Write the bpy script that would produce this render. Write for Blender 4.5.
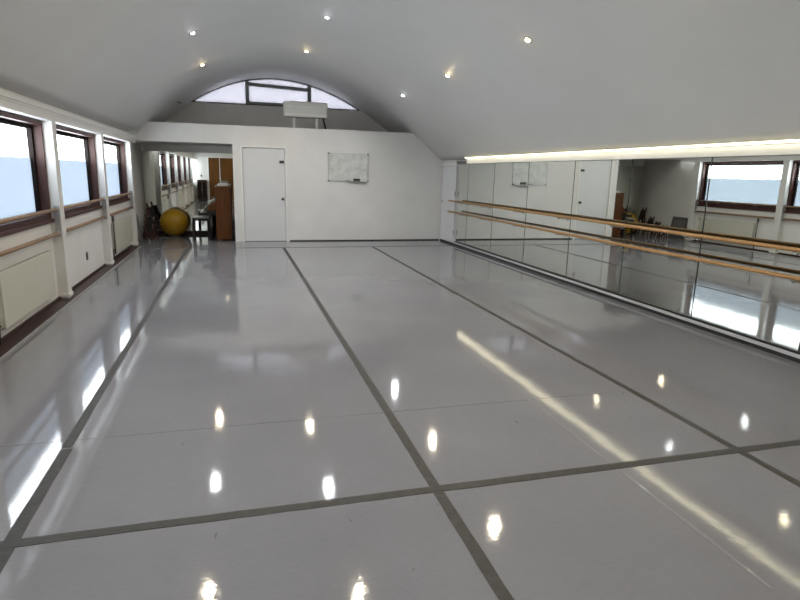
import bpy, bmesh, math, random
from mathutils import Vector, Matrix

random.seed(7)
scene = bpy.context.scene
for o in list(bpy.data.objects):
    bpy.data.objects.remove(o)
C = scene.collection
PI = math.pi

# ------------------------------------------------------------------ camera
CX, CH, YAW, PITCH, ROLL, FPX = -0.9798, 1.6426, 0.2762, 0.2138, 0.0239, 579.74
fw = Vector((math.sin(YAW) * math.cos(PITCH), math.cos(YAW) * math.cos(PITCH), -math.sin(PITCH)))
rt = Vector((math.cos(YAW), -math.sin(YAW), 0))
up = rt.cross(fw)
r2 = rt * math.cos(ROLL) + up * math.sin(ROLL)
u2 = up * math.cos(ROLL) - rt * math.sin(ROLL)
cam_data = bpy.data.cameras.new('camera')
cam = bpy.data.objects.new('camera', cam_data)
C.objects.link(cam)
cam_data.sensor_width = 36
cam_data.lens = FPX * 36 / 800
cam_data.clip_start = 0.02
cam.matrix_world = Matrix(((r2.x, u2.x, -fw.x, CX), (r2.y, u2.y, -fw.y, 0), (r2.z, u2.z, -fw.z, CH), (0, 0, 0, 1)))
scene.camera = cam

# ------------------------------------------------------------------ sky and exposure
world = bpy.data.worlds.new('overcast_sky')
scene.world = world
world.use_nodes = True
bg = world.node_tree.nodes['Background']
bg.inputs['Color'].default_value = (0.92, 0.96, 1.0, 1)
bg.inputs['Strength'].default_value = 9.0
scene.view_settings.view_transform = 'Standard'
scene.view_settings.look = 'None'
scene.view_settings.exposure = 0.55
scene.view_settings.gamma = 1.0
scene.view_settings.use_curve_mapping = False
scene.cycles.use_denoising = True
scene.cycles.max_bounces = 12
scene.cycles.diffuse_bounces = 6
scene.cycles.glossy_bounces = 6
scene.cycles.transparent_max_bounces = 12
scene.cycles.sample_clamp_indirect = 6.0
scene.cycles.caustics_reflective = False
scene.cycles.caustics_refractive = False

SPOT_W = 50.0          # each halogen downlight
BULB = 22.0            # radiance of the visible bulb
LED = 3.6             # radiance of the strip light

# ------------------------------------------------------------------ dimensions
XP, XW, XO = -3.05, -3.16, -3.306      # pilaster face, wall face below the windows, outer face
XM = 4.08                              # face of the long mirror
YN, YF, YB = -1.6, 14.15, 15.9         # wall behind the camera, white partition, end wall of the alcove
PITCHY, PW = 2.71, 0.16
PIL = [13.42 - PITCHY * k for k in range(6)]
SILL, HEAD = 0.97, 2.16
CO = (0.00015, 0.00505, -0.144, -0.060, 3.937)


def vz(x):
    u = x - 0.3
    return 3.937 - 0.0600 * u - 0.1440 * u * u + 0.00505 * u ** 3 + VC4 * u ** 4


# quartic term chosen so that the vault meets both springing lines
VC4 = 0.0
VC4 = (2.33 - vz(-3.05)) / (-3.35) ** 4 * 0.5 + (2.02 - vz(4.0)) / 3.7 ** 4 * 0.5


# ------------------------------------------------------------------ materials
def mat(name, col, rough=0.5, metal=0.0, noise=0.0, scale=6.0, bump=0.0, bscale=60.0, emit=None, estr=0.0,
        stretch=(1, 1, 1), spec=0.5, coat=0.0, wood=0.0):
    m = bpy.data.materials.new(name)
    m.use_nodes = True
    nt = m.node_tree
    b = nt.nodes['Principled BSDF']
    b.inputs['Base Color'].default_value = (*col, 1)
    b.inputs['Roughness'].default_value = rough
    b.inputs['Metallic'].default_value = metal
    b.inputs['Specular IOR Level'].default_value = spec
    b.inputs['Coat Weight'].default_value = coat
    if emit:
        b.inputs['Emission Color'].default_value = (*emit, 1)
        b.inputs['Emission Strength'].default_value = estr
    if noise or bump or wood:
        tc = nt.nodes.new('ShaderNodeTexCoord')
        mp = nt.nodes.new('ShaderNodeMapping')
        mp.inputs['Scale'].default_value = stretch
        nt.links.new(tc.outputs['Object'], mp.inputs['Vector'])
    if noise or wood:
        n = nt.nodes.new('ShaderNodeTexNoise')
        n.inputs['Scale'].default_value = scale
        n.inputs['Detail'].default_value = 6
        n.inputs['Roughness'].default_value = 0.6
        nt.links.new(mp.outputs['Vector'], n.inputs['Vector'])
        r = nt.nodes.new('ShaderNodeValToRGB')
        k = noise or wood
        r.color_ramp.elements[0].position = 0.3
        r.color_ramp.elements[1].position = 0.7
        r.color_ramp.elements[0].color = (*[c * (1 - k) for c in col], 1)
        r.color_ramp.elements[1].color = (*[min(1, c * (1 + k * 0.6)) for c in col], 1)
        nt.links.new(n.outputs['Fac'], r.inputs['Fac'])
        nt.links.new(r.outputs['Color'], b.inputs['Base Color'])
    if bump:
        n2 = nt.nodes.new('ShaderNodeTexNoise')
        n2.inputs['Scale'].default_value = bscale
        n2.inputs['Detail'].default_value = 4
        nt.links.new(mp.outputs['Vector'], n2.inputs['Vector'])
        bp = nt.nodes.new('ShaderNodeBump')
        bp.inputs['Strength'].default_value = bump
        bp.inputs['Distance'].default_value = 0.01
        nt.links.new(n2.outputs['Fac'], bp.inputs['Height'])
        nt.links.new(bp.outputs['Normal'], b.inputs['Normal'])
    return m


def glass_mat(name, tint, gloss=0.08):
    m = bpy.data.materials.new(name)
    m.use_nodes = True
    nt = m.node_tree
    nt.nodes.remove(nt.nodes['Principled BSDF'])
    out = nt.nodes['Material Output']
    t = nt.nodes.new('ShaderNodeBsdfTransparent')
    t.inputs['Color'].default_value = (*tint, 1)
    g = nt.nodes.new('ShaderNodeBsdfGlossy')
    g.inputs['Roughness'].default_value = 0.02
    mx = nt.nodes.new('ShaderNodeMixShader')
    mx.inputs['Fac'].default_value = gloss
    nt.links.new(t.outputs[0], mx.inputs[1])
    nt.links.new(g.outputs[0], mx.inputs[2])
    nt.links.new(mx.outputs[0], out.inputs['Surface'])
    return m


def film_mat(name, tcol, dcol, k, nscale, amp):
    """sandblasted film: part straight-through, part diffused daylight, slightly cloudy"""
    m = bpy.data.materials.new(name)
    m.use_nodes = True
    nt = m.node_tree
    nt.nodes.remove(nt.nodes['Principled BSDF'])
    out = nt.nodes['Material Output']
    tc = nt.nodes.new('ShaderNodeTexCoord')
    n = nt.nodes.new('ShaderNodeTexNoise')
    n.inputs['Scale'].default_value = nscale
    n.inputs['Detail'].default_value = 5
    nt.links.new(tc.outputs['Object'], n.inputs['Vector'])
    r = nt.nodes.new('ShaderNodeValToRGB')
    r.color_ramp.elements[0].position = 0.3
    r.color_ramp.elements[1].position = 0.7
    r.color_ramp.elements[0].color = (*[c * (1 - amp) for c in tcol], 1)
    r.color_ramp.elements[1].color = (*tcol, 1)
    nt.links.new(n.outputs['Fac'], r.inputs['Fac'])
    t = nt.nodes.new('ShaderNodeBsdfTransparent')
    nt.links.new(r.outputs['Color'], t.inputs['Color'])
    d = nt.nodes.new('ShaderNodeBsdfTranslucent')
    d.inputs['Color'].default_value = (*dcol, 1)
    mx = nt.nodes.new('ShaderNodeMixShader')
    mx.inputs['Fac'].default_value = k
    nt.links.new(t.outputs[0], mx.inputs[1])
    nt.links.new(d.outputs[0], mx.inputs[2])
    nt.links.new(mx.outputs[0], out.inputs['Surface'])
    return m


def floor_mat():
    m = bpy.data.materials.new('grey_vinyl')
    m.use_nodes = True
    nt = m.node_tree
    L = nt.links.new
    b = nt.nodes['Principled BSDF']
    geo = nt.nodes.new('ShaderNodeNewGeometry')
    # cloudy wear
    n1 = nt.nodes.new('ShaderNodeTexNoise'); n1.inputs['Scale'].default_value = 0.9; n1.inputs['Detail'].default_value = 8
    L(geo.outputs['Position'], n1.inputs['Vector'])
    r1 = nt.nodes.new('ShaderNodeValToRGB')
    r1.color_ramp.elements[0].position = 0.3; r1.color_ramp.elements[1].position = 0.72
    r1.color_ramp.elements[0].color = (0.190, 0.195, 0.222, 1)
    r1.color_ramp.elements[1].color = (0.222, 0.228, 0.257, 1)
    L(n1.outputs['Fac'], r1.inputs['Fac'])
    # small dark scuffs
    n2 = nt.nodes.new('ShaderNodeTexNoise'); n2.inputs['Scale'].default_value = 7.0; n2.inputs['Detail'].default_value = 3
    mp2 = nt.nodes.new('ShaderNodeMapping'); mp2.inputs['Scale'].default_value = (2.2, 1, 1)
    L(geo.outputs['Position'], mp2.inputs['Vector']); L(mp2.outputs['Vector'], n2.inputs['Vector'])
    r2_ = nt.nodes.new('ShaderNodeValToRGB')
    r2_.color_ramp.elements[0].position = 0.22; r2_.color_ramp.elements[1].position = 0.27
    r2_.color_ramp.elements[0].color = (0.55, 0.54, 0.52, 1); r2_.color_ramp.elements[1].color = (1, 1, 1, 1)
    L(n2.outputs['Fac'], r2_.inputs['Fac'])
    mx = nt.nodes.new('ShaderNodeMix'); mx.data_type = 'RGBA'; mx.blend_type = 'MULTIPLY'
    mx.inputs['Factor'].default_value = 1
    L(r1.outputs['Color'], mx.inputs['A']); L(r2_.outputs['Color'], mx.inputs['B'])
    # fine rubbed grain across the rolls
    mp6 = nt.nodes.new('ShaderNodeMapping'); mp6.inputs['Scale'].default_value = (3.0, 16.0, 1)
    L(geo.outputs['Position'], mp6.inputs['Vector'])
    n6 = nt.nodes.new('ShaderNodeTexNoise'); n6.inputs['Scale'].default_value = 6.0; n6.inputs['Detail'].default_value = 8
    n6.inputs['Roughness'].default_value = 0.75
    L(mp6.outputs['Vector'], n6.inputs['Vector'])
    r6 = nt.nodes.new('ShaderNodeValToRGB')
    r6.color_ramp.elements[0].position = 0.3; r6.color_ramp.elements[1].position = 0.7
    r6.color_ramp.elements[0].color = (0.90, 0.90, 0.90, 1); r6.color_ramp.elements[1].color = (1.05, 1.05, 1.05, 1)
    L(n6.outputs['Fac'], r6.inputs['Fac'])
    mx6 = nt.nodes.new('ShaderNodeMix'); mx6.data_type = 'RGBA'; mx6.blend_type = 'MULTIPLY'
    mx6.inputs['Factor'].default_value = 1
    L(mx.outputs['Result'], mx6.inputs['A']); L(r6.outputs['Color'], mx6.inputs['B'])
    L(mx6.outputs['Result'], b.inputs['Base Color'])
    # roughness
    n3 = nt.nodes.new('ShaderNodeTexNoise'); n3.inputs['Scale'].default_value = 70.0; n3.inputs['Detail'].default_value = 5
    L(geo.outputs['Position'], n3.inputs['Vector'])
    mr = nt.nodes.new('ShaderNodeMapRange')
    mr.inputs['From Min'].default_value = 0.38; mr.inputs['From Max'].default_value = 0.62
    mr.inputs['To Min'].default_value = 0.02; mr.inputs['To Max'].default_value = 0.08
    L(n3.outputs['Fac'], mr.inputs['Value']); L(mr.outputs['Result'], b.inputs['Roughness'])
    b.inputs['Specular IOR Level'].default_value = 0.5
    # relief: fine brushed ripples across the roll and slow waves of the sheet
    mp4 = nt.nodes.new('ShaderNodeMapping'); mp4.inputs['Scale'].default_value = (1.0, 1.5, 1)
    L(geo.outputs['Position'], mp4.inputs['Vector'])
    n4 = nt.nodes.new('ShaderNodeTexNoise'); n4.inputs['Scale'].default_value = 30; n4.inputs['Detail'].default_value = 4
    L(mp4.outputs['Vector'], n4.inputs['Vector'])
    n5 = nt.nodes.new('ShaderNodeTexNoise'); n5.inputs['Scale'].default_value = 2.2; n5.inputs['Detail'].default_value = 2
    L(geo.outputs['Position'], n5.inputs['Vector'])
    b1 = nt.nodes.new('ShaderNodeBump'); b1.inputs['Strength'].default_value = 0.14; b1.inputs['Distance'].default_value = 0.0015
    L(n4.outputs['Fac'], b1.inputs['Height'])
    b2 = nt.nodes.new('ShaderNodeBump'); b2.inputs['Strength'].default_value = 0.10; b2.inputs['Distance'].default_value = 0.010
    L(n5.outputs['Fac'], b2.inputs['Height']); L(b1.outputs['Normal'], b2.inputs['Normal'])
    L(b2.outputs['Normal'], b.inputs['Normal'])
    return m


M = {}
M['white'] = mat('white_wall_paint', (0.73, 0.725, 0.715), 0.55, noise=0.05, scale=1.6, bump=0.05, bscale=90)
M['vault'] = mat('vault_paint', (0.80, 0.80, 0.79), 0.6, noise=0.025, scale=0.9, bump=0.03, bscale=40)
M['gloss_white'] = mat('white_gloss_paint', (0.82, 0.82, 0.81), 0.35, noise=0.03, scale=3)
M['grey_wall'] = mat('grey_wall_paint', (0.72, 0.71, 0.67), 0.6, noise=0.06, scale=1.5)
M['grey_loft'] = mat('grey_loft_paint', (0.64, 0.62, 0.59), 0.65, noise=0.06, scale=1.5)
M['door_white'] = mat('door_white_paint', (0.68, 0.69, 0.71), 0.4, noise=0.03, scale=2)
M['floor'] = floor_mat()
M['sub'] = mat('subfloor', (0.10, 0.09, 0.085), 0.7)
M['tape'] = mat('grey_floor_tape', (0.034, 0.034, 0.034), 0.55, noise=0.35, scale=18, bump=0.2, bscale=50)
M['tape_thin'] = mat('worn_floor_tape', (0.06, 0.059, 0.056), 0.5, noise=0.25, scale=18)
M['brown_frame'] = mat('red_brown_stain', (0.062, 0.016, 0.012), 0.5, wood=0.35, scale=9, stretch=(6, 6, 0.6))
M['dark_sash'] = mat('dark_sash', (0.015, 0.011, 0.010), 0.7, noise=0.2, scale=8, spec=0.15)
M['base_brown'] = mat('brown_base_board', (0.036, 0.015, 0.013), 0.45, wood=0.35, scale=6, stretch=(8, 0.6, 8))
M['barre'] = mat('pale_barre_wood', (0.47, 0.26, 0.10), 0.38, wood=0.22, scale=5, stretch=(30, 0.8, 30))
M['barre_l'] = mat('weathered_barre_wood', (0.30, 0.19, 0.12), 0.42, wood=0.25, scale=5, stretch=(30, 0.8, 30))
M['steel'] = mat('brushed_steel', (0.46, 0.46, 0.45), 0.35, metal=0.9, noise=0.1, scale=20)
M['steel_dk'] = mat('dark_steel', (0.10, 0.10, 0.10), 0.4, metal=0.6, noise=0.1, scale=20)
M['alu'] = mat('aluminium', (0.60, 0.60, 0.60), 0.35, metal=0.8, noise=0.05, scale=12)
M['plinth'] = mat('grey_white_plinth', (0.52, 0.53, 0.56), 0.35, noise=0.05, scale=6)
M['ring'] = mat('dull_metal_ring', (0.22, 0.21, 0.20), 0.4, metal=0.7, noise=0.1, scale=20)
M['rad'] = mat('cream_enamel', (0.57, 0.57, 0.50), 0.38, noise=0.03, scale=3)
M['black'] = mat('black_plastic', (0.012, 0.012, 0.014), 0.45, noise=0.2, scale=10)
M['mirror'] = mat('mirror_silver', (0.82, 0.845, 0.80), 0.012, metal=1.0, noise=0.012, scale=1.5)
M['mirror_edge'] = mat('mirror_edge', (0.02, 0.028, 0.026), 0.3, noise=0.1)
M['frame_grey'] = mat('grey_green_frame', (0.17, 0.185, 0.175), 0.5, noise=0.12, scale=8)
M['glass'] = glass_mat('window_glass', (0.97, 0.985, 0.985), 0.06)
M['film'] = film_mat('frosted_film', (0.023, 0.0255, 0.027), (0.094, 0.109, 0.130), 0.6, 1.6, 0.05)
M['lun_film'] = film_mat('lunette_film', (0.064, 0.060, 0.067), (0.105, 0.099, 0.110), 0.5, 9.0, 0.25)
M['led'] = mat('led_diffuser', (0.9, 0.88, 0.8), 0.5, emit=(1.0, 0.91, 0.62), estr=LED)
M['led_up'] = mat('led_uplight', (0.9, 0.88, 0.8), 0.5, emit=(1.0, 0.92, 0.66), estr=0.5)
M['bulb_warm'] = mat('halogen_bulb', (0.9, 0.85, 0.7), 0.3, emit=(1.0, 0.76, 0.40), estr=BULB)
M['bulb_cool'] = mat('cool_led_bulb', (0.9, 0.9, 0.9), 0.3, emit=(0.93, 0.97, 1.0), estr=BULB * 0.4)
M['piano'] = mat('mahogany_piano', (0.095, 0.034, 0.009), 0.4, spec=0.2, wood=0.5, scale=5, stretch=(7, 7, 0.35))
M['brown_door'] = mat('brown_veneer', (0.135, 0.055, 0.012), 0.45, spec=0.15, wood=0.35, scale=4, stretch=(6, 6, 0.5))
M['ebony'] = mat('black_lacquer', (0.012, 0.010, 0.010), 0.18, noise=0.2, scale=10)
M['ivory'] = mat('ivory_keys', (0.75, 0.73, 0.66), 0.3, noise=0.05, scale=20)
M['paper'] = mat('white_paper', (0.78, 0.78, 0.76), 0.6, noise=0.04, scale=20)
M['ball'] = mat('yellow_rubber', (0.44, 0.255, 0.012), 0.33, noise=0.08, scale=4)
M['ball_ring'] = mat('yellow_rubber_ring', (0.33, 0.18, 0.010), 0.4, noise=0.08, scale=4)
M['dark_red_wood'] = mat('dark_red_wood', (0.055, 0.017, 0.014), 0.4, wood=0.4, scale=8, stretch=(5, 5, 0.6))
M['grey_panel'] = mat('grey_panel', (0.15, 0.15, 0.15), 0.5, noise=0.1, scale=12)
M['board'] = mat('whiteboard_enamel', (0.66, 0.68, 0.66), 0.22, noise=0.22, scale=5.5)
M['ac'] = mat('ac_plastic', (0.66, 0.66, 0.63), 0.4, noise=0.03, scale=5)
M['ac_lt'] = mat('ac_louvre', (0.74, 0.74, 0.72), 0.35, noise=0.02, scale=5)
M['seat'] = mat('bench_seat_sheen', (0.40, 0.40, 0.41), 0.3, noise=0.06, scale=8)  # gloss reflection on the seat top put into its pale grey colour
M['clear_plastic'] = mat('cloudy_plastic', (0.45, 0.44, 0.42), 0.25, noise=0.15, scale=14)


# ------------------------------------------------------------------ mesh helpers
class MB:
    """collects faces in world coordinates"""

    def __init__(self):
        self.v, self.f, self.s = [], [], []

    def add(self, verts, faces, smooth=False):
        n = len(self.v)
        self.v += [tuple(p) for p in verts]
        self.f += [tuple(i + n for i in f) for f in faces]
        self.s += [smooth] * len(faces)
        return self

    def box(self, x0, x1, y0, y1, z0, z1, b=0.0):
        if b:
            return self.rbox(x0, x1, y0, y1, z0, z1, b)
        v = [(x, y, z) for x in (x0, x1) for y in (y0, y1) for z in (z0, z1)]
        return self.add(v, [(0, 1, 3, 2), (4, 6, 7, 5), (0, 4, 5, 1), (2, 3, 7, 6), (0, 2, 6, 4), (1, 5, 7, 3)])

    def rbox(self, x0, x1, y0, y1, z0, z1, b, seg=2):
        bm = bmesh.new()
        bmesh.ops.create_cube(bm, size=1)
        for v in bm.verts:
            v.co = Vector(((x0 + x1) / 2 + v.co.x * (x1 - x0), (y0 + y1) / 2 + v.co.y * (y1 - y0), (z0 + z1) / 2 + v.co.z * (z1 - z0)))
        bmesh.ops.bevel(bm, geom=bm.edges[:], offset=b, segments=seg, profile=0.5, affect='EDGES')
        bm.verts.index_update()
        self.add([v.co[:] for v in bm.verts], [[v.index for v in f.verts] for f in bm.faces])
        bm.free()
        return self

    def xform(self, mtx, start=0):
        for i in range(start, len(self.v)):
            self.v[i] = tuple(mtx @ Vector(self.v[i]))
        return self

    def tube(self, p0, p1, r0, r1=None, n=14, caps=True, smooth=True):
        r1 = r0 if r1 is None else r1
        p0, p1 = Vector(p0), Vector(p1)
        d = (p1 - p0).normalized()
        a = d.orthogonal().normalized()
        b = d.cross(a)
        vs = []
        for p, r in ((p0, r0), (p1, r1)):
            for k in range(n):
                t = 2 * PI * k / n
                vs.append(p + a * (math.cos(t) * r) + b * (math.sin(t) * r))
        self.add(vs, [(k, (k + 1) % n, n + (k + 1) % n, n + k) for k in range(n)], smooth)
        if caps:
            self.add(vs[:n], [tuple(reversed(range(n)))])
            self.add(vs[n:], [tuple(range(n))])
        return self

    def prism(self, poly, axis, a0, a1):
        """polygon of 2-D points extruded along an axis ('y': points are x,z; 'x': y,z; 'z': x,y)"""
        def P(q, a):
            return {'y': (q[0], a, q[1]), 'x': (a, q[0], q[1]), 'z': (q[0], q[1], a)}[axis]
        n = len(poly)
        vs = [P(q, a0) for q in poly] + [P(q, a1) for q in poly]
        fs = [tuple(range(n)), tuple(reversed(range(n, 2 * n)))]
        fs += [(k, n + k, n + (k + 1) % n, (k + 1) % n) for k in range(n)]
        return self.add(vs, fs)

    def lathe(self, centre, axis, prof, n=24):
        """prof: (radius, offset along axis)"""
        c, d = Vector(centre), Vector(axis).normalized()
        a = d.orthogonal().normalized()
        b = d.cross(a)
        vs = []
        for r, h in prof:
            for k in range(n):
                t = 2 * PI * k / n
                vs.append(c + d * h + a * (math.cos(t) * r) + b * (math.sin(t) * r))
        fs = []
        for i in range(len(prof) - 1):
            for k in range(n):
                fs.append((i * n + k, i * n + (k + 1) % n, (i + 1) * n + (k + 1) % n, (i + 1) * n + k))
        return self.add(vs, fs, True)

    def sphere(self, c, r, nu=32, nv=18, sq=(1, 1, 1)):
        vs, fs = [], []
        for i in range(nv + 1):
            th = PI * i / nv
            for k in range(nu):
                ph = 2 * PI * k / nu
                vs.append((c[0] + r * sq[0] * math.sin(th) * math.cos(ph), c[1] + r * sq[1] * math.sin(th) * math.sin(ph), c[2] + r * sq[2] * math.cos(th)))
        for i in range(nv):
            for k in range(nu):
                fs.append((i * nu + k, (i + 1) * nu + k, (i + 1) * nu + (k + 1) % nu, i * nu + (k + 1) % nu))
        return self.add(vs, fs, True)

    def build(self, name, material, parent=None, loc=None):
        org = Vector((0, 0, 0))
        if parent is not None:
            p = parent
            while p is not None:
                org += p.location
                p = p.parent
        elif loc is not None:
            org = Vector(loc)
        me = bpy.data.meshes.new(name)
        me.from_pydata([tuple(Vector(v) - org) for v in self.v], [], self.f)
        me.polygons.foreach_set('use_smooth', self.s)
        bm = bmesh.new()
        bm.from_mesh(me)
        bmesh.ops.remove_doubles(bm, verts=bm.verts, dist=1e-5)
        bmesh.ops.recalc_face_normals(bm, faces=bm.faces)
        bm.to_mesh(me)
        bm.free()
        me.materials.append(M[material])
        o = bpy.data.objects.new(name, me)
        C.objects.link(o)
        if parent is not None:
            o.parent = parent
        elif loc is not None:
            o.location = loc
        return o


def tag(o, label=None, cat=None, group=None, kind=None):
    for k, v in (('label', label), ('category', cat), ('group', group), ('kind', kind)):
        if v:
            o[k] = v
    return o


def empty(name, loc, label=None, cat=None, group=None, kind=None):
    o = bpy.data.objects.new(name, None)
    o.location = loc
    o.empty_display_size = 0.1
    C.objects.link(o)
    return tag(o, label, cat, group, kind)


def copy_tree(o, parent=None):
    c = o.copy()
    C.objects.link(c)
    c.parent = parent
    for ch in list(o.children):
        copy_tree(ch, c)
    return c


def box(name, material, x0, x1, y0, y1, z0, z1, parent=None, b=0.0):
    return MB().box(x0, x1, y0, y1, z0, z1, b).build(name, material, parent)


# ================================================================== SETTING
# ---- floor: sub floor, vinyl sheets, tapes
fl = MB().box(-3.5, 4.3, YN - 0.2, YB + 0.1, -0.12, -0.004).build('floor', 'sub')
tag(fl, 'glossy grey dance vinyl floor with dark taped seams', 'floor', kind='structure')
XS = [-2.975, -2.0, 0.0, 2.0, 4.06]
YS = [YN, 2.651, 3.70, 12.962]
for i in range(4):
    for j in range(3):
        if j == 1 and i == 3:
            continue
        y1 = YS[j + 1] if not (j == 0 and False) else YS[j + 1]
        y0 = YS[j]
        if i == 3 and j == 2:
            y0 = YS[1]
        box('vinyl_sheet', 'floor', XS[i] + 0.0012, XS[i + 1] - 0.0012, y0 + 0.0025, y1 - 0.0025, -0.004, 0.0, fl)
box('vinyl_sheet', 'floor', -3.19, -1.021, 12.9635, YB - 0.001, -0.004, 0.0, fl)
box('vinyl_sheet', 'floor', -1.019, 4.06, 12.9635, YF + 0.02, -0.004, 0.0, fl)


def tape(axis, c, a0, a1, w, material='tape', z=0.0016):
    """a strip of cloth tape with slightly uneven edges"""
    n = max(2, int((a1 - a0) / 0.12))
    mb = MB()
    L_, R_ = [], []
    for k in range(n + 1):
        a = a0 + (a1 - a0) * k / n
        w0 = w / 2 + random.uniform(-0.002, 0.002)
        w1 = w / 2 + random.uniform(-0.002, 0.002)
        L_.append((c - w0, a) if axis == 'y' else (a, c - w0))
        R_.append((c + w1, a) if axis == 'y' else (a, c + w1))
    vs = [(p[0], p[1], z) for p in L_] + [(p[0], p[1], z) for p in R_]
    vs += [(p[0], p[1], 0.0) for p in L_] + [(p[0], p[1], 0.0) for p in R_]
    m = n + 1
    fs = []
    for k in range(n):
        fs.append((k, k + 1, m + k + 1, m + k))
        fs.append((k, 2 * m + k, 2 * m + k + 1, k + 1))
        fs.append((m + k, m + k + 1, 3 * m + k + 1, 3 * m + k))
    fs.append((0, m, 3 * m, 2 * m))
    fs.append((n, 2 * m + n, 3 * m + n, m + n))
    return mb.add(vs, fs).build('tape_strip', material, fl)


tape('y', -2.0, YN + 0.02, 3.58, 0.066)
tape('y', -2.006, 3.60, 12.95, 0.058)
tape('y', 0.0, YN + 0.02, 12.95, 0.060)
tape('y', 2.0, YN + 0.02, 12.95, 0.056)
tape('x', 2.651, -2.97, 4.05, 0.060, z=0.0026)
tape('x', 12.962, -3.10, -1.02, 0.035, 'tape_thin', z=0.0026)
tape('x', 12.962, -1.00, 4.05, 0.05, 'tape_thin', z=0.0026)
# raised creases in the vinyl
for cx_, y0, y1, hh in ((1.10, 1.6, 5.1, 0.0008), (-1.825, 2.7, 4.4, 0.00025)):
    MB().prism([(cx_ - 0.015, -0.0005)] + [(cx_ + 0.015 * k / 6, hh * (1 - (k / 6) ** 2) + 0.00005) for k in range(-6, 7)] + [(cx_ + 0.015, -0.0005)], 'y', y0, y1).build('vinyl_crease', 'floor', fl)

# ---- vault
N = 48
xs = [-3.07 + (4.02 + 3.07) * k / N for k in range(N + 1)]
mb = MB()
inner = [(x, vz(x)) for x in xs]
outer = [(x, vz(x) + 0.16) for x in xs]
for k in range(N):
    p, q, r_, s_ = inner[k], inner[k + 1], outer[k + 1], outer[k]
    vs = [(a[0], y, a[1]) for y in (YN - 0.1, YB + 0.12) for a in (p, q, r_, s_)]
    mb.add(vs, [(0, 1, 5, 4)], True)
    mb.add(vs, [(3, 7, 6, 2)], True)
    mb.add(vs, [(0, 3, 2, 1), (4, 5, 6, 7)])
a, b_ = inner[0], outer[0]
mb.add([(a[0], YN - .1, a[1]), (b_[0], YN - .1, b_[1]), (b_[0], YB + .12, b_[1]), (a[0], YB + .12, a[1])], [(0, 1, 2, 3)])
a, b_ = inner[-1], outer[-1]
mb.add([(a[0], YN - .1, a[1]), (b_[0], YN - .1, b_[1]), (b_[0], YB + .12, b_[1]), (a[0], YB + .12, a[1])], [(0, 1, 2, 3)])
ceil = mb.build('ceiling', 'vault')
tag(ceil, 'smooth white barrel-vaulted ceiling over the whole studio', 'ceiling', kind='structure')

# ---- left wall
wl = MB().box(XO, XW, YN, 13.58, -0.004, SILL).box(XO, XP, YN - 0.1, 13.58, HEAD, 2.46).build('wall_left', 'white')
tag(wl, 'white window wall with pilasters and wooden barres', 'wall', kind='structure')
for y in PIL:
    p = MB().box(XO, XP, y, y + PW, 0.0, HEAD).build('pilaster', 'white', wl)
    MB().box(XW, XP + 0.012, y - 0.012, y + PW + 0.012, 0.03, 0.075, 0.004).build('pilaster_foot', 'gloss_white', p)
MB().box(XO, XP, YN - 0.1, PIL[-1] - 2.55 + 0.9, 0.0, HEAD).build('wall_end_panel', 'white', wl)
# cornice of three stepped mouldings
tr = MB().box(XP, XP + 0.012, YN, 14.14, 2.165, 2.235).box(XP, XP + 0.022, YN, 14.14, 2.235, 2.262).box(XP, XP + 0.038, YN, 14.14, 2.262, 2.30).build('trim_1', 'gloss_white')
tag(tr, 'stepped white cornice running along the top of the windows', 'cornice', kind='structure')
# brown base board lying along the wall
bb = MB().box(XW - 0.0, -2.978, YN, 13.40, -0.004, 0.014).build('baseboard_left', 'base_brown')
MB().box(XW, XW + 0.02, YN, 13.40, 0.014, 0.045).build('upstand', 'base_brown', bb)
MB().box(-2.984, -2.972, YN, 13.40, -0.003, 0.018).build('edge_strip', 'alu', bb)
tag(bb, 'dark brown base board along the foot of the window wall', 'baseboard', kind='structure')


WPLACE = ['next to the alcove', 'over the wall socket', 'over the near radiator', 'fourth from the alcove', 'fifth from the alcove', 'farthest from the alcove']


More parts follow.
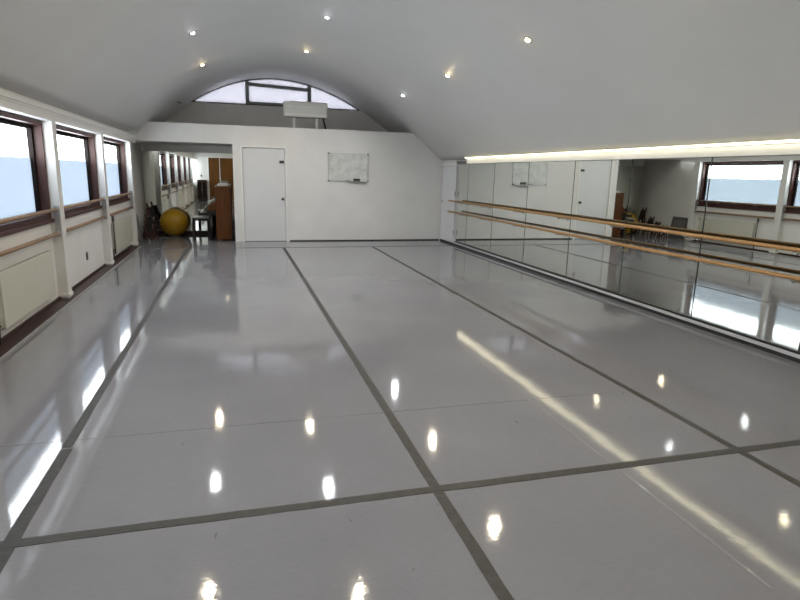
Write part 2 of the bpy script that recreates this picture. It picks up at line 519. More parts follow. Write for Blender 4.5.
def make_window(y0, y1, n):
    w = empty('window_%d' % n, (XW, y0, SILL), 'brown-framed window with frosted lower pane, ' + WPLACE[n - 1], 'window', kind='structure')
    d0, d1 = -3.305, XW + 0.004
    MB().box(d0, d1, y0, y0 + 0.035, SILL + 0.10, HEAD - 0.03).build('jamb', 'brown_frame', w)
    MB().box(d0, d1, y1 - 0.035, y1, SILL + 0.10, HEAD - 0.03).build('jamb', 'brown_frame', w)
    MB().box(d0, d1, y0, y1, HEAD - 0.055, HEAD - 0.001).build('frame_head', 'brown_frame', w)
    MB().box(d0, XW + 0.035, y0 + 0.001, y1 - 0.001, SILL + 0.001, SILL + 0.045, 0.004).box(d0, d1, y0, y1, SILL + 0.045, SILL + 0.1).build('frame_sill', 'brown_frame', w)
    s0, s1 = -3.3045, -3.25
    a0, a1, z0, z1 = y0 + 0.036, y1 - 0.036, SILL + 0.1, HEAD - 0.056
    t, tb = 0.046, 0.03
    sash = MB().box(s0, s1, a0, a0 + t, z0, z1).box(s0, s1, a1 - t, a1, z0, z1).box(s0, s1, a0 + t, a1 - t, z0, z0 + tb).box(s0, s1, a0 + t, a1 - t, z1 - t, z1).build('sash', 'dark_sash', w)
    MB().box(-3.300, -3.294, a0 + t - 0.01, a1 - t + 0.01, z0 + tb - 0.01, z1 - t + 0.01).build('pane', 'glass', sash)
    MB().add([(-3.2925, a0 + t, z0 + tb), (-3.2925, a1 - t, z0 + tb), (-3.2925, a1 - t, 1.73), (-3.2925, a0 + t, 1.73)], [(0, 1, 2, 3)]).build('frosted_film', 'film', sash)
    ym = (y0 + y1) / 2
    for yy in (y0 + 0.75, y1 - 0.62):
        MB().box(s1, s1 + 0.03, yy - 0.03, yy + 0.03, z0 + 0.004, z0 + 0.035, 0.004).tube((s1 + 0.025, yy, z0 + 0.02), (s1 + 0.035, yy + 0.11, z0 + 0.03), 0.008, n=8).build('latch', 'steel', sash)
    return w


for n, y in enumerate(PIL):
    y1 = y
    y0 = y - PITCHY + PW
    if n == 5:
        continue
    make_window(y0, y1, n + 1)
make_window(YN + 0.4, PIL[-1], 6)

# ---- right wall
wr = MB().box(4.09, 4.3, YN - 0.1, YF, -0.004, 1.905).build('wall_right', 'white')
tr2 = MB().prism([(4.0, 1.905), (4.3, 1.905), (4.3, 2.25), (4.022, 2.15), (4.022, 1.995), (4.0, 2.004)], 'y', YN - 0.1, 12.40).build('trim_2', 'white')
MB().prism([(4.088, 1.93), (4.3, 1.905), (4.3, 2.25), (4.022, 2.15), (4.022, 1.98)], 'y', 12.40, YF).build('closing_board', 'white', tr2)
tag(tr2, 'narrow white fascia board between the mirror top and the vault', 'trim', kind='structure')
tag(wr, 'white wall strip above and behind the long mirror', 'wall', kind='structure')
br = MB().box(4.045, 4.09, YN, 13.10, 0.040, 0.074, 0.004).build('baseboard_right', 'plinth')
MB().box(4.05, 4.09, YN, 13.10, -0.003, 0.040).build('gap_shade_strip', 'black', br)  # solid black strip standing in for the shade of the toe gap
MB().box(4.058, 4.09, YN, 13.10, 0.074, 0.098).build('mirror_seat', 'black', br)
tag(br, 'white plinth with dark toe gap below the long mirror', 'baseboard', kind='structure')

# ---- far partition with the door opening and the alcove header
T = 0.15
DX0, DX1, DZ = -0.845, 0.19, 2.195
PT = 2.635
right_poly = [(DX1, 0.0), (4.09, 0.0), (4.09, 2.0), (4.0, vz(4.0) + 0.03)]
x = 3.9
while vz(x) < PT - 0.02:
    right_poly.append((x, vz(x) + 0.03))
    x -= 0.1
right_poly += [(x, PT), (DX1, PT)]
wf = MB().prism(right_poly, 'y', YF, YF + T)
wf.prism([(-1.02, 0), (DX0, 0), (DX0, PT), (-1.02, PT)], 'y', YF, YF + T)
wf.prism([(DX0, DZ), (DX1, DZ), (DX1, PT), (DX0, PT)], 'y', YF, YF + T)
left_poly = [(-1.02, 2.225), (-1.02, PT)]
x = -2.6
while vz(x) > PT - 0.02:
    x -= 0.02
left_poly.append((x, PT))
while x > -3.07:
    left_poly.append((x, vz(x) + 0.03))
    x -= 0.08
left_poly += [(-3.09, 2.33), (-3.09, 2.225)]
wf.prism(left_poly, 'y', YF, YF + T)
wf = wf.build('wall_far', 'white')
tag(wf, 'white partition wall with whiteboard and door below the vault', 'wall', kind='structure')
bf = MB().box(DX1 + 0.05, 4.03, YF - 0.012, YF, 0.0, 0.026).build('baseboard_far', 'black')
tag(bf, 'thin black skirting at the foot of the white partition', 'baseboard', kind='structure')
# ---- alcove
wa = MB().box(-3.4, -3.19, 13.58, YB + 0.1, -0.004, 2.6).box(-3.19, -3.053, 13.581, 13.60, 0.0, 2.33).build('wall_alcove_side', 'grey_wall')
tag(wa, 'plain grey side wall of the piano alcove', 'wall', kind='structure')
wb = MB().box(-3.4, 4.3, YB, YB + 0.12, -0.004, 2.6).build('wall_alcove_end', 'grey_wall')
MB().box(-3.19, -0.96, YB - 0.012, YB - 0.001, 0.0, 0.085).build('skirting', 'base_brown', wb)
tag(wb, 'grey end wall of the alcove behind the mirror', 'wall', kind='structure')
wp = MB().box(-0.95, -0.85, YF + T, YB, -0.004, 2.23).build('wall_alcove_inner', 'white')
tag(wp, 'white inner side wall of the alcove behind the piano', 'wall', kind='structure')
lf = MB().box(-3.19, 4.09, YF + T, YB, 2.23, 2.55).build('ceiling_alcove', 'grey_wall')
tag(lf, 'low grey ceiling of the alcove under the loft', 'ceiling', kind='structure')
# ---- gable below the lunette window
SZ = 3.268
gp = [(-2.95, 2.5)]
gx = [-2.95 + k * (3.5 + 2.95) / 40 for k in range(41)]
top = [(x, min(SZ, vz(x) + 0.03)) for x in gx]
gp = [(gx[0], 2.5)] + [(gx[-1], 2.5)] + [t for t in reversed(top) if t[1] > 2.5]
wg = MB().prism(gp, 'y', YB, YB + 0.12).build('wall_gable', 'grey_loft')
tag(wg, 'grey gable wall below the lunette window', 'wall', kind='structure')

# ---- lunette window
lw = empty('window_7', (0.2, YB, SZ), 'arched lunette window high in the end gable', 'window', kind='structure')


def xs_at(z, lo, hi):
    for _ in range(50):
        m_ = (lo + hi) / 2
        if (vz(m_) > z) == (vz(hi) > z):
            hi = m_
        else:
            lo = m_
    return (lo + hi) / 2


gl, gr = xs_at(SZ, -3, 0), xs_at(SZ, 0.5, 4)
mb = MB()
K = 40
for k in range(K):
    xa, xb_ = gl + (gr - gl) * k / K, gl + (gr - gl) * (k + 1) / K
    mb.prism([(xa, vz(xa) - 0.022), (xb_, vz(xb_) - 0.022), (xb_, vz(xb_) + 0.02), (xa, vz(xa) + 0.02)], 'y', YB + 0.02, YB + 0.09)
mb.build('arch_frame', 'dark_sash', lw)
MB().box(gl + 0.03, gr - 0.03, YB + 0.015, YB + 0.095, SZ - 0.001, SZ + 0.028).build('sill_bar', 'dark_sash', lw)
for xm in (-0.61, 0.95):
    MB().box(xm - 0.045, xm + 0.045, YB + 0.005, YB + 0.09, SZ + 0.028, vz(xm) - 0.02).build('mullion', 'frame_grey', lw)
MB().prism([(-0.565, 3.735), (0.905, 3.675), (0.905, 3.755), (-0.565, 3.815)], 'y', YB + 0.005, YB + 0.09).build('top_rail', 'frame_grey', lw)
MB().box(-0.565, 0.905, YB + 0.005, YB + 0.09, SZ + 0.02, SZ + 0.085).build('bottom_rail', 'frame_grey', lw)
for xa, xb_ in ((gl + 0.05, -0.655), (-0.565, 0.905), (0.995, gr - 0.05)):
    n_ = 14
    pts = [(xa + (xb_ - xa) * k / n_) for k in range(n_ + 1)]
    poly = [(xa, SZ + 0.02), (xb_, SZ + 0.02)] + [(x, vz(x) - 0.02) for x in reversed(pts)]
    pane = MB().prism(poly, 'y', YB + 0.05, YB + 0.056).build('pane', 'glass', lw)
    MB().add([(q[0], YB + 0.049, q[1]) for q in poly], [tuple(range(len(poly)))]).build('frosted_film', 'lun_film', pane)

# ---- near wall behind the camera, with brown double doors
wn_poly = [(-3.45, -0.004), (4.3, -0.004), (4.3, 2.1), (4.0, vz(4.0) + 0.05)] + [(x, vz(x) + 0.05) for x in reversed(xs[1:-1])] + [(-3.07, 2.40), (-3.45, 2.40)]
wn = MB().prism(wn_poly, 'y', YN - 0.15, YN).build('wall_near', 'white')
tag(wn, 'white end wall behind the viewer seen in the alcove mirror', 'wall', kind='structure')
d2 = empty('door_2', (-1.65, YN, 0), 'pair of tall brown veneer doors reflected in the alcove mirror', 'door', kind='structure')
MB().box(-2.33, -1.775, YN + 0.001, YN + 0.03, 0.01, 2.26, 0.004).build('door_leaf', 'brown_door', d2)
MB().box(-1.745, -0.95, YN + 0.001, YN + 0.03, 0.01, 2.26, 0.004).build('door_leaf', 'brown_door', d2)
MB().box(-1.775, -1.745, YN + 0.001, YN + 0.04, 0.01, 2.26).build('centre_strip', 'gloss_white', d2)
MB().box(-2.40, -2.33, YN + 0.001, YN + 0.045, 0.0, 2.33).box(-0.95, -0.88, YN + 0.001, YN + 0.045, 0.0, 2.33).box(-2.33, -0.95, YN + 0.001, YN + 0.045, 2.26, 2.33).build('frame', 'gloss_white', d2)

# ---- white flush door in the partition
d1 = empty('door_1', ((DX0 + DX1) / 2, YF, 0), 'white flush door in the partition beside the alcove', 'door', kind='structure')
fr = 0.035
MB().box(DX0, DX0 + fr, YF - 0.012, YF + T, 0, DZ).box(DX1 - fr, DX1, YF - 0.012, YF + T, 0, DZ).box(DX0 + fr, DX1 - fr, YF - 0.012, YF + T, DZ - fr, DZ).build('frame', 'gloss_white', d1)
leaf = MB().box(DX0 + fr + 0.006, DX1 - fr - 0.006, YF + 0.022, YF + 0.062, 0.008, DZ - fr - 0.006, 0.003).build('door_leaf', 'door_white', d1)
MB().tube((0.09, YF + 0.022, 1.0), (0.09, YF - 0.03, 1.0), 0.012).sphere((0.09, YF - 0.04, 1.0), 0.033, 16, 10).lathe((0.09, YF + 0.021, 1.0), (0, -1, 0), [(0.0, 0.006), (0.03, 0.006), (0.032, 0.0)], 18).build('door_knob', 'steel_dk', leaf)
MB().box(0.028, 0.130, YF - 0.012, YF + 0.022, 1.825, 1.885, 0.006).build('rim_lock', 'black', leaf)
MB().box(DX0 + fr, DX1 - fr, YF + 0.0, YF + 0.07, 0.0, 0.007).build('threshold', 'steel_dk', d1)
# closing board behind the door
box('backing', 'white', DX0, DX1, YF + T - 0.02, YF + T - 0.005, 0, DZ, d1)

# ---- white closet door at the end of the mirror wall
d3 = empty('door_3', (4.06, 13.63, 0), 'narrow white closet door between the mirror and the partition', 'door', kind='structure')
MB().box(4.045, 4.089, 13.125, 14.10, 0.045, 1.86, 0.003).build('door_leaf', 'door_white', d3)
MB().box(4.03, 4.089, 13.10, 14.149, 1.875, 1.925).build('head_trim', 'gloss_white', d3)
MB().box(4.06, 4.089, 13.12, 14.12, 0.0, 0.043).build('toe_board', 'black', d3)
for z in (0.30, 1.22):
    MB().tube((4.036, 13.118, z - 0.05), (4.036, 13.118, z + 0.05), 0.010, n=10).box(4.036, 4.046, 13.12, 13.165, z - 0.045, z + 0.045).build('hinge', 'steel', d3)
MB().tube((4.045, 13.98, 1.0), (4.012, 13.98, 1.0), 0.014, 0.02, n=12).build('knob', 'steel', d3)

# ================================================================== THINGS
# ---- long wall mirror
MJ = [13.095, 12.44, 11.06, 9.61, 8.12, 6.76, 5.40, 4.03, 2.66, 1.29, -0.08, YN + 0.05]
wm = empty('wall_mirror', (XM, 6.0, 0.104), 'long wall mirror of tall frameless panels facing the windows', 'mirror')
for k in range(len(MJ) - 1):
    g = 0.010
    p = MB().box(XM, XM + 0.006, MJ[k + 1] + g, MJ[k] - g, 0.0985, 1.902).build('mirror_panel', 'mirror', wm)
MB().box(XM + 0.0062, XM + 0.0095, YN + 0.05, 13.095, 0.0985, 1.904).build('backing_board', 'mirror_edge', wm)
MB().box(XM - 0.03, XM + 0.0095, YN + 0.05, 12.36, 1.9022, 1.9048).build('top_channel', 'steel_dk', wm)

# ---- alcove mirror
am = empty('alcove_mirror', (-2.1, YB, 0.086), 'frameless mirror filling the end wall of the piano alcove', 'mirror')
MB().box(-3.185, -2.09, YB - 0.007, YB - 0.001, 0.09, 2.055).build('mirror_panel', 'mirror', am)
MB().box(-2.086, -0.955, YB - 0.007, YB - 0.001, 0.09, 2.055).build('mirror_panel', 'mirror', am)

# ---- strip light above the mirror
ls = empty('led_strip_light', (3.99, 6, 2.03), 'warm white strip light running above the long mirror', 'light')
Y0L, Y1L = YN + 0.05, 12.36
MB().prism([(3.934, 2.0335), (3.971, 2.0335), (3.990, 2.016), (3.976, 2.0115), (3.942, 2.022)], 'y', Y0L, Y1L).build('diffuser', 'led', ls)
MB().box(3.922, 3.962, Y0L, Y1L, 2.034, 2.042).build('channel_lip', 'ring', ls)
MB().box(3.926, 3.944, Y0L, Y1L, 2.042, 2.045).build('uplight_diffuser', 'led_up', ls)
# grey cover at the far end of the band
ec = MB().box(4.025, 4.079, 12.405, 13.09, 1.912, 1.975, 0.004)
ec = ec.build('end_cover', 'grey_panel', ls)

# ---- ballet barres, right side
rb = empty('ballet_barre', (3.9, 6, 0.0), 'double pale wood barre mounted in front of the long mirror', 'barre')
RX, RU, RL = 3.90, 1.055, 0.80
SEG = [13.16, 11.20, 9.72, 8.20, 6.82, 5.45, 4.06, 2.70, 1.32, YN + 0.1]
MB().tube((RX, YN + 0.1, RU), (RX, 13.16, RU), 0.021, n=16).build('upper_rail', 'barre', rb)
MB().tube((RX, YN + 0.1, RL), (RX, 13.18, RL), 0.021, n=16).build('lower_rail', 'barre', rb)
for y in [12.42] + SEG[1:-1]:
    for z in (RU, RL):
        q = MB().tube((XM - 0.001, y, z - 0.045), (XM - 0.012, y, z - 0.045), 0.028, n=14)
        q.tube((XM - 0.012, y, z - 0.045), (RX + 0.01, y, z - 0.036), 0.009, n=10)
        q.tube((RX, y, z - 0.045), (RX, y, z - 0.019), 0.011, n=10)
        q.box(RX - 0.019, RX + 0.019, y - 0.035, y + 0.035, z - 0.0245, z - 0.0185)
        q.build('bracket', 'steel', rb)

# ---- ballet barres, window side: one double barre in each bay, held between the pilasters
LX, LU, LLO = -3.095, 1.122, 0.832
BAYS = [('next to the alcove', PIL[1] + PW, PIL[0]), ('above the wall socket', PIL[2] + PW, PIL[1]), ('above the near radiator', PIL[3] + PW, PIL[2]),
        ('in the fourth bay from the alcove', PIL[4] + PW, PIL[3]), ('in the fifth bay from the alcove', PIL[5] + PW, PIL[4])]
for lab, y0, y1 in BAYS:
    lb = empty('ballet_barre', (LX, (y0 + y1) / 2, LLO), 'double weathered wood barre between window pilasters, ' + lab, 'barre', 'window-side barres')
    MB().tube((LX, y0 + 0.006, LU), (LX, y1 - 0.006, LU), 0.022, n=16).build('upper_rail', 'barre_l', lb)
    MB().tube((LX, y0 + 0.006, LLO), (LX, y1 - 0.006, LLO), 0.022, n=16).build('lower_rail', 'barre_l', lb)
    for ya, yb in ((y0 + 0.0005, y0 + 0.006), (y1 - 0.006, y1 - 0.0005)):
        q = MB().box(LX - 0.03, LX + 0.034, ya, yb, LLO - 0.04, LU + 0.045, 0.0015)
        yy = yb if ya < y0 + 0.001 else ya - 0.025
        for z in (LU, LLO):
            q.lathe((LX, yy, z), (0, 1, 0), [(0.0222, 0), (0.028, 0), (0.028, 0.025), (0.0222, 0.025)], 16)
        q.build('bracket', 'steel', lb)

# ---- radiators
def radiator(y0, y1, label):
    r = empty('radiator', (XW, (y0 + y1) / 2, 0.14), label, 'radiator', 'cream panel radiators under the windows')
    x0, x1, z0, z1 = XW + 0.006, XW + 0.075, 0.14, 0.675
    MB().box(x1 - 0.018, x1, y0, y1, z0, z1, 0.006).build('front_panel', 'rad', r)
    MB().box(x0 + 0.008, x1 - 0.018, y0, y0 + 0.012, z0 + 0.01, z1 - 0.004).build('side_plate', 'rad', r)
    MB().box(x0 + 0.008, x1 - 0.018, y1 - 0.012, y1, z0 + 0.01, z1 - 0.004).build('side_plate', 'rad', r)
    g = MB()
    g.box(x0 + 0.006, x1 - 0.018, y0 + 0.012, y1 - 0.012, z1 - 0.022, z1 - 0.016)
    k = y0 + 0.04
    while k < y1 - 0.04:
        g.box(x0 + 0.01, x1 - 0.02, k, k + 0.012, z1 - 0.016, z1 - 0.006)
        k += 0.03
    g.build('top_grille', 'alu', r)
    MB().box(x0, x0 + 0.014, y0 + 0.03, y1 - 0.03, z0 + 0.02, z1 - 0.02).build('back_panel', 'rad', r)
    MB().tube((x1 - 0.05, y1 + 0.0, z1 - 0.05), (x1 - 0.05, y1 + 0.05, z1 - 0.05), 0.011, n=10).tube((x1 - 0.05, y1 + 0.045, z1 - 0.075), (x1 - 0.05, y1 + 0.045, z1 - 0.01), 0.017, n=12).build('valve', 'steel_dk', r)
    MB().tube((x1 - 0.05, y0, z0 + 0.03), (x1 - 0.05, y0 - 0.05, z0 + 0.03), 0.011, n=10).tube((x1 - 0.05, y0 - 0.045, 0.015), (x1 - 0.05, y0 - 0.045, z0 + 0.06), 0.012, n=10).build('drain_valve', 'steel_dk', r)
    return r


radiator(6.02, 7.62, 'cream panel radiator under the window nearest the viewer')
r_ = radiator(11.45, 13.22, 'cream panel radiator under the window next to the alcove')
MB().tube((XW + 0.06, 11.36, 0.12), (XW + 0.06, 11.36, 0.76), 0.012, n=10).tube((XW + 0.06, 11.36, 0.70), (XW + 0.06, 11.36, 0.80), 0.022, n=12).build('riser_pipe', 'steel_dk', r_)

# ---- socket on the left wall
so = empty('wall_socket', (XW, 9.55, 0.335), 'small grey socket plate low on the window wall', 'socket')
MB().box(XW + 0.0005, XW + 0.009, 9.50, 9.60, 0.275, 0.395, 0.003).build('plate', 'grey_panel', so)
MB().box(XW + 0.009, XW + 0.012, 9.525, 9.575, 0.30, 0.37).build('insert', 'black', so)

# ---- downlights
ROWS = {12.06: 'far row beside the lunette', 9.40: 'second row from the lunette', 6.66: 'third row from the lunette', 3.93: 'unseen fourth row from the lunette', 1.2: 'unseen last row over the viewer'}  # last two rows lie out of view, continuing the grid, added for their light
COLS = {-1.50: 'window side', 0.44: 'crown', 2.40: 'mirror side'}
COOL = {(-1.50, 9.40), (2.40, 12.06), (0.44, 9.40)}


def downlight(x, y, warm, label):
    z = vz(x)
    nx = -(vz(x + 0.01) - vz(x - 0.01)) / 0.02
    n = -Vector((nx, 0, 1)).normalized()          # pointing into the room
    c = Vector((x, y, z))
    o = empty('downlight', c, label, 'light', 'recessed downlights in the vault')
    MB().lathe(c, n, [(0.036, -0.02), (0.036, 0.004), (0.040, 0.008), (0.052, 0.007), (0.056, 0.0), (0.056, -0.02)], 28).build('ring', 'ring', o)
    # lamp tilted back to hang plumb
    d = (n * 0.35 + Vector((0, 0, -1))).normalized()
    MB().lathe(c + n * 0.002, d, [(0.033, -0.012), (0.033, 0.006), (0.026, 0.014), (0.014, 0.019), (0.0, 0.021)], 20).build('bulb', 'bulb_warm' if warm else 'bulb_cool', o)
    l = bpy.data.lights.new('downlight_lamp', 'SPOT')
    l.energy = SPOT_W * (1.0 if warm else 1.15)
    l.color = (1.0, 0.88, 0.67) if warm else (0.95, 0.98, 1.0)
    l.spot_size = math.radians(172)
    l.spot_blend = 1.0
    l.shadow_soft_size = 0.05
    lo = bpy.data.objects.new('downlight_lamp', l)
    C.objects.link(lo)
    lo.parent = o
    lo.location = n * 0.05
    lo.rotation_euler = n.to_track_quat('-Z', 'Y').to_euler()
    return o


for y, rn in ROWS.items():
    for x, cn in COLS.items():
        cool = (x, y) in COOL
        downlight(x, y, not cool, '%s recessed downlight, %s, on the %s of the vault' % ('cool white' if cool else 'warm', rn, cn))

hk = empty('ceiling_hook', (-2.17, 14.72, vz(-2.17)), 'tiny dark hook in the vault above the loft', 'hook')
c = Vector((-2.17, 14.72, vz(-2.17)))
MB().lathe(c, (0.6, 0, -0.8), [(0.03, -0.01), (0.03, 0.006), (0.0, 0.008)], 14).build('plate', 'steel_dk', hk)
MB().tube(c + Vector((0.006, 0, -0.004)), c + Vector((0.05, 0, -0.03)), 0.008, n=8).tube(c + Vector((0.05, 0, -0.03)), c + Vector((0.07, 0.0, 0.0)), 0.008, n=8).build('hook_arm', 'steel_dk', hk)

# ---- whiteboard
X0, X1, Z0, Z1 = 1.165, 2.15, 1.435, 2.10
bd = empty('whiteboard', ((X0 + X1) / 2, YF, Z0), 'smudged whiteboard with thin aluminium frame on the partition', 'whiteboard')
MB().box(X0 + 0.012, X1 - 0.012, YF - 0.014, YF - 0.002, Z0 + 0.012, Z1 - 0.012).build('writing_surface', 'board', bd)
t = 0.018
MB().box(X0, X0 + t, YF - 0.02, YF - 0.0005, Z0 + t, Z1 - t).box(X1 - t, X1, YF - 0.02, YF - 0.0005, Z0 + t, Z1 - t).box(X0 + t, X1 - t, YF - 0.02, YF - 0.0005, Z0, Z0 + t).box(X0 + t, X1 - t, YF - 0.02, YF - 0.0005, Z1 - t, Z1).build('frame', 'alu', bd)
for x in (X0, X1):
    for z in (Z0, Z1):
        s = 1 if x == X0 else -1
        u = 1 if z == Z0 else -1
        MB().box(min(x - s * .004, x + s * .034), max(x - s * .004, x + s * .034), YF - 0.024, YF - 0.0005, min(z - u * .004, z + u * .03), max(z - u * .004, z + u * .03), 0.003).build('corner_cap', 'grey_panel', bd)
MB().box(1.70, 2.10, YF - 0.075, YF - 0.02, Z0 - 0.004, Z0 + 0.008).build('pen_tray', 'alu', bd)
er = MB().box(1.775, 1.935, YF - 0.072, YF - 0.024, Z0 + 0.009, Z0 + 0.075, 0.006).build('eraser', 'black', None, None)
tag(er, 'dark blue-black eraser resting on the whiteboard tray', 'eraser')
MB().box(1.782, 1.928, YF - 0.0755, YF - 0.072, Z0 + 0.012, Z0 + 0.03).build('felt', 'grey_panel', er)
pn = MB().tube((1.585, YF - 0.03, Z0 + 0.026), (1.66, YF - 0.03, Z0 + 0.026), 0.008, n=10)
pn.tube((1.66, YF - 0.03, Z0 + 0.026), (1.69, YF - 0.03, Z0 + 0.026), 0.009, n=10)
MB().box(1.56, 1.70, YF - 0.045, YF - 0.02, Z0 + 0.006, Z0 + 0.016).build('pen_clip', 'alu', bd)
pn = pn.build('marker_pen', 'grey_panel')
tag(pn, 'grey marker pen lying on the whiteboard ledge', 'pen')

# ---- air conditioner on a stand above the partition
AX0, AX1, AZ0, AZ1, AY = 0.17, 1.195, 2.90, 3.25, 14.35
ac = empty('air_conditioner', ((AX0 + AX1) / 2, AY, 2.55), 'white wall-type air conditioner on posts above the partition', 'air conditioner')
bdy = MB().box(AX0, AX1, AY, AY + 0.26, AZ0, AZ1, 0.03).build('casing', 'ac', ac)
MB().box(AX0 + 0.03, AX1 - 0.03, AY - 0.008, AY + 0.03, AZ0 + 0.10, AZ1 - 0.09, 0.004).build('front_panel', 'ac', bdy)
MB().box(AX0 + 0.06, AX1 - 0.36, AY - 0.014, AY - 0.006, AZ1 - 0.135, AZ1 - 0.105, 0.003).build('display_strip', 'ac_lt', bdy)
MB().box(AX0 + 0.04, AX1 - 0.04, AY - 0.006, AY + 0.02, AZ0 + 0.035, AZ0 + 0.075, 0.003).build('louvre', 'ac_lt', bdy)
MB().box(AX0 + 0.02, AX1 - 0.02, AY + 0.03, AY + 0.22, AZ0 - 0.004, AZ0 + 0.006).build('outlet_line', 'grey_panel', bdy)  # dark grey line of the outlet under the casing
for x in (0.42, 0.945):
    MB().box(x - 0.03, x + 0.03, AY + 0.12, AY + 0.18, 2.55, AZ0 + 0.01).build('post', 'ac', ac)
for x in (AX0 + 0.23, AX0 + 0.72):
    MB().box(x - 0.02, x + 0.02, AY + 0.10, AY + 0.16, AZ1 - 0.002, AZ1 + 0.022).build('mounting_lug', 'steel_dk', ac)
cb = MB()
pts = [(1.10, AY + 0.1, 2.91), (1.105, AY + 0.1, 2.84), (1.13, AY + 0.1, 2.76), (1.15, AY + 0.1, 2.68), (1.14, AY + 0.1, 2.552)]
for p, q in zip(pts, pts[1:]):
    cb.tube(p, q, 0.022, n=10)
cb.build('cable', 'black', ac)

# ---- piano in the alcove
P0, P1 = 14.36, 15.80
pf, pb = -1.445, -1.105
pi_ = empty('upright_piano', (-1.3, 15.1, 0), 'mahogany upright piano standing end-on in the alcove', 'piano')
MB().box(pf, pb, P0, P0 + 0.04, 0.03, 1.235, 0.004).build('end_panel', 'piano', pi_)
MB().box(pf, pb, P1 - 0.04, P1, 0.03, 1.235, 0.004).build('end_panel', 'piano', pi_)
MB().box(pf + 0.02, pf + 0.045, P0 + 0.04, P1 - 0.04, 0.72, 1.235).build('upper_front_panel', 'piano', pi_)
MB().box(pf + 0.04, pf + 0.065, P0 + 0.04, P1 - 0.04, 0.08, 0.60).build('lower_front_panel', 'piano', pi_)
MB().box(pf - 0.02, pb + 0.005, P0 - 0.015, P1 + 0.015, 1.236, 1.265, 0.006).build('lid', 'piano', pi_)
kb = MB().box(-1.80, pf, P0 + 0.05, P1 - 0.05, 0.59, 0.645, 0.004).build('keybed', 'ebony', pi_)
for y in (P0 + 0.02, P1 - 0.10):
    MB().prism([(-1.80, 0.59), (pf, 0.59), (pf, 0.72), (-1.60, 0.70), (-1.66, 0.665), (-1.80, 0.655)], 'y', y, y + 0.08).build('cheek', 'ebony', pi_)
    MB().tube((-1.56, y + 0.04, 0.0), (-1.56, y + 0.04, 0.59), 0.03, 0.045, n=12).build('leg', 'ebony', pi_)
MB().box(-1.795, -1.66, P0 + 0.10, P1 - 0.10, 0.645, 0.668).build('white_keys', 'ivory', kb)
k = P0 + 0.13
bk = MB()
i = 0
while k < P1 - 0.14:
    if i % 7 not in (2, 6):
        bk.box(-1.745, -1.655, k, k + 0.011, 0.668, 0.680)
    k += 0.0235
    i += 1
bk.build('black_keys', 'ebony', kb)['kind'] = 'stuff'
MB().prism([(-1.655, 0.669), (pf + 0.02, 0.669), (pf + 0.02, 0.90), (-1.60, 0.83)], 'y', P0 + 0.11, P1 - 0.11).build('fallboard', 'piano', pi_)
MB().prism([(-1.60, 0.832), (-1.59, 0.84), (pf + 0.01, 0.935), (pf + 0.01, 0.902)], 'y', P0 + 0.15, P1 - 0.15).build('music_desk', 'piano', pi_)
for y in (P0 + 0.05, P0 + 0.5, P0 + 0.95, P1 - 0.09):
    MB().box(pb - 0.06, pb + 0.02, y, y + 0.06, 0.06, 1.2).build('back_post', 'dark_red_wood', pi_)
for y in (P0 + 0.05, P1 - 0.08):
    for x in (pf + 0.06, pb - 0.05):
        MB().tube((x, y, 0.018), (x + 0.02, y, 0.018), 0.018, n=10).build('caster', 'steel_dk', pi_)
sm = MB()
sm.prism([(-1.63, 0.882), (-1.62, 0.872), (-1.465, 0.963), (-1.475, 0.975)], 'y', P0 + 0.2, P0 + 0.48)
sm = sm.build('music_book', 'paper')
MB().prism([(-1.62, 0.8715), (-1.61, 0.859), (-1.455, 0.949), (-1.465, 0.9625)], 'y', P0 + 0.195, P0 + 0.485).build('cover', 'ebony', sm)
tag(sm, 'white sheet music book propped open above the piano keys', 'book')
bx = MB().box(-1.36, -1.15, P0 + 0.06, P0 + 0.32, 1.268, 1.325, 0.006)
bx = bx.build('storage_box', 'clear_plastic')
MB().box(-1.365, -1.145, P0 + 0.055, P0 + 0.325, 1.325, 1.338, 0.004).build('lid', 'clear_plastic', bx)
tag(bx, 'cloudy plastic box lying on the piano lid', 'box')
pp = MB()
for q in range(4):
    dx, dy = random.uniform(-.01, .01), random.uniform(-.01, .01)
    pp.box(-1.40 + dx, -1.19 + dx, P0 + 0.5 + dy, P0 + 0.8 + dy, 1.266 + q * 0.007, 1.272 + q * 0.007)
pp = pp.build('paper_stack', 'paper')
tag(pp, 'small stack of loose papers further back on the piano', 'papers')

# ---- piano bench
pbn = empty('piano_bench', (-1.93, 14.6, 0), 'black four-legged piano bench with painted-in seat sheen beside the piano', 'bench')
bx0, bx1, by0, by1 = -2.00, -1.60, 14.50, 14.98
MB().box(bx0, bx1, by0, by1, 0.515, 0.545, 0.01).build('seat', 'seat', pbn)
MB().box(bx0 + 0.015, bx1 - 0.015, by0 + 0.015, by1 - 0.015, 0.455, 0.515, 0.004).build('apron', 'ebony', pbn)
for x in (bx0 + 0.035, bx1 - 0.035):
    for y in (by0 + 0.035, by1 - 0.035):
        MB().prism([(x - 0.022, y - 0.022), (x + 0.022, y - 0.022), (x + 0.022, y + 0.022), (x - 0.022, y + 0.022)], 'z', 0.0, 0.455).build('leg', 'ebony', pbn)

# ---- black slatted crate squeezed beside the piano
cr = empty('slatted_crate', (-1.04, 14.38, 0), 'small black slatted crate squeezed between piano and partition', 'crate')
for k in range(5):
    MB().box(-1.075, -0.965, 14.335, 14.60, 0.02 + 0.075 * k, 0.065 + 0.075 * k, 0.003).build('slat', 'black', cr)
for x in (-1.07, -0.98):
    for y in (14.345, 14.575):
        MB().box(x, x + 0.014, y, y + 0.014, 0.0, 0.39).build('post', 'black', cr)

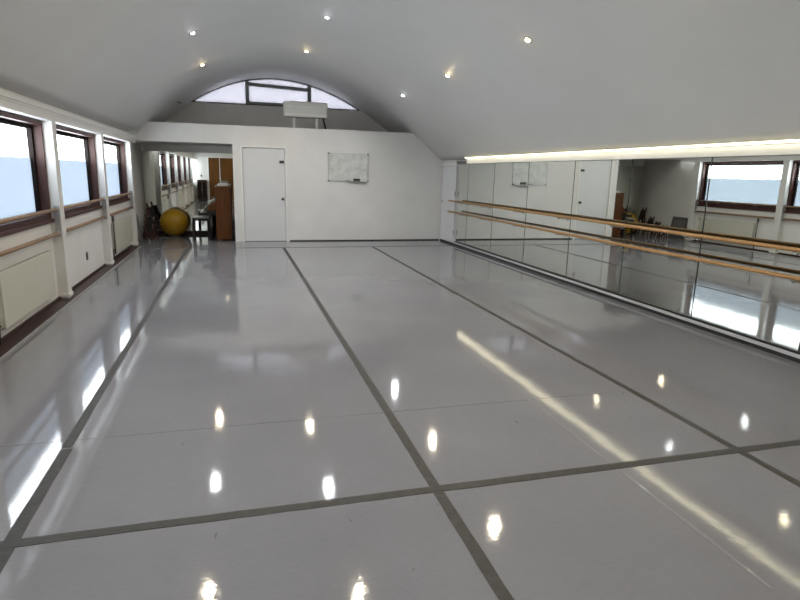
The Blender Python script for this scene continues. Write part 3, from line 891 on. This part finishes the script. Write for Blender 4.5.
# ---- exercise ball
bl = empty('exercise_ball', (-2.48, 15.52, 0), 'large yellow rubber exercise ball in the alcove', 'ball')
BR = 0.338
MB().sphere((-2.48, 15.52, BR), BR, 40, 24).build('ball_skin', 'ball', bl)
rg = MB()
for k in range(-3, 4):
    a = k * 0.22
    rr, h = BR * math.cos(a), BR * math.sin(a)
    rg.lathe((-2.48, 15.52, BR), (0.35, -0.35, 0.87), [(rr + 0.0005, h - 0.007), (rr + 0.004, h), (rr + 0.0005, h + 0.007)], 40)
rg.build('ridges', 'ball_ring', bl)
MB().lathe((-2.48, 15.52, BR), (0.2, -0.95, 0.1), [(0.022, BR - 0.004), (0.018, BR + 0.004), (0.0, BR + 0.005)], 16).build('valve_plug', 'ball_ring', bl)

# ---- grey panel leaning beside the last pilaster
gpn = empty('grey_board', (-3.1, 14.05, 0), 'framed grey board leaning on the alcove side wall', 'board')
mt = Matrix.Translation((-3.06, 0, 0)) @ Matrix.Rotation(math.radians(-9), 4, 'Y')
MB().box(0.0, 0.02, 13.66, 14.30, 0.004, 0.63, 0.003).xform(mt).build('panel', 'grey_panel', gpn)
q = MB().box(0.02, 0.028, 13.70, 13.73, 0.04, 0.59).box(0.02, 0.028, 14.23, 14.26, 0.04, 0.59).box(0.02, 0.028, 13.73, 14.23, 0.04, 0.07).box(0.02, 0.028, 13.73, 14.23, 0.56, 0.59).xform(mt)
q.build('rim', 'steel_dk', gpn)

# ---- folded wooden stools leaning on the alcove wall
LEAN = ['short dark red folded stool nearest the grey board', 'dark red folded stool, second from the grey board', 'taller dark red folded stool, third from the grey board', 'tallest dark red folded stool, next to the ball']


def bar(p, q, w, d):
    """a square batten from p to q"""
    p, q = Vector(p), Vector(q)
    ax = (q - p).normalized()
    m_ = Matrix.Translation(p) @ ax.to_track_quat('Z', 'Y').to_matrix().to_4x4()
    return MB().box(-d / 2, d / 2, -w / 2, w / 2, 0, (q - p).length, 0.003).xform(m_)


def folded_stool(y, h, label):
    s = empty('folded_stool', (-2.98, y, 0), label, 'stool', 'folded stools leaning in the alcove')
    lean = 0.13 + 0.10 * h
    f0, t0 = -2.88, -2.88 - lean
    for yy in (-0.075, 0.075):
        bar((f0, y + yy, 0.004), (t0, y + yy, h), 0.028, 0.034).build('front_leg', 'dark_red_wood', s)
        bar((t0 - 0.05, y + yy * 0.6, 0.004), (t0 + 0.03, y + yy * 0.6, h * 0.92), 0.024, 0.028).build('back_leg', 'dark_red_wood', s)
    for k in (0.2, 0.55, 0.9):
        x = f0 + (t0 - f0) * k
        bar((x, y - 0.07, h * k), (x, y + 0.07, h * k), 0.03, 0.02).build('rung', 'dark_red_wood', s)
    x0_, x1_ = f0 + (t0 - f0) * 0.58, f0 + (t0 - f0) * 0.88
    bar((x0_ + 0.03, y, h * 0.58), (x1_ + 0.03, y, h * 0.88), 0.15, 0.018).build('seat', 'black', s)
    return s


for (y, h), lab in zip(((14.45, 0.34), (14.76, 0.43), (15.08, 0.56), (15.50, 0.80)), LEAN):
    folded_stool(y, h, lab)

# ---- dark cabinet behind the viewer, seen in the alcove mirror
cab = empty('dark_cabinet', (-2.68, YN + 0.2, 0), 'low black cabinet by the brown doors, seen in the alcove mirror', 'cabinet')
cx0, cx1, cy0, cy1 = -2.93, -2.44, YN + 0.002, YN + 0.38
MB().box(cx0, cx1, cy0, cy1, 0.05, 1.09, 0.004).build('body', 'ebony', cab)
for k in range(2):
    xa = cx0 + 0.015 + k * 0.235
    dr = MB().box(xa, xa + 0.225, cy1, cy1 + 0.018, 0.08, 1.04, 0.003).build('door', 'dark_red_wood', cab)
    MB().box(xa + 0.03, xa + 0.195, cy1 + 0.018, cy1 + 0.022, 0.14, 0.98).build('door_inset', 'ebony', dr)
    MB().tube((xa + (0.20 if k == 0 else 0.025), cy1 + 0.018, 0.6), (xa + (0.20 if k == 0 else 0.025), cy1 + 0.04, 0.6), 0.010, n=10).build('knob', 'steel', dr)
MB().box(cx0 + 0.02, cx1 - 0.02, cy0 + 0.02, cy1 - 0.03, 0.0, 0.05).build('plinth', 'black', cab)
tm = empty('thermostat', (-2.72, YN, 1.3), 'small dark thermostat on the white wall above the black cabinet', 'thermostat')
MB().box(-2.76, -2.68, YN + 0.001, YN + 0.03, 1.26, 1.36, 0.005).build('case', 'grey_panel', tm)
MB().lathe((-2.72, YN + 0.03, 1.31), (0, 1, 0), [(0.022, 0), (0.02, 0.012), (0, 0.013)], 16).build('dial', 'black', tm)
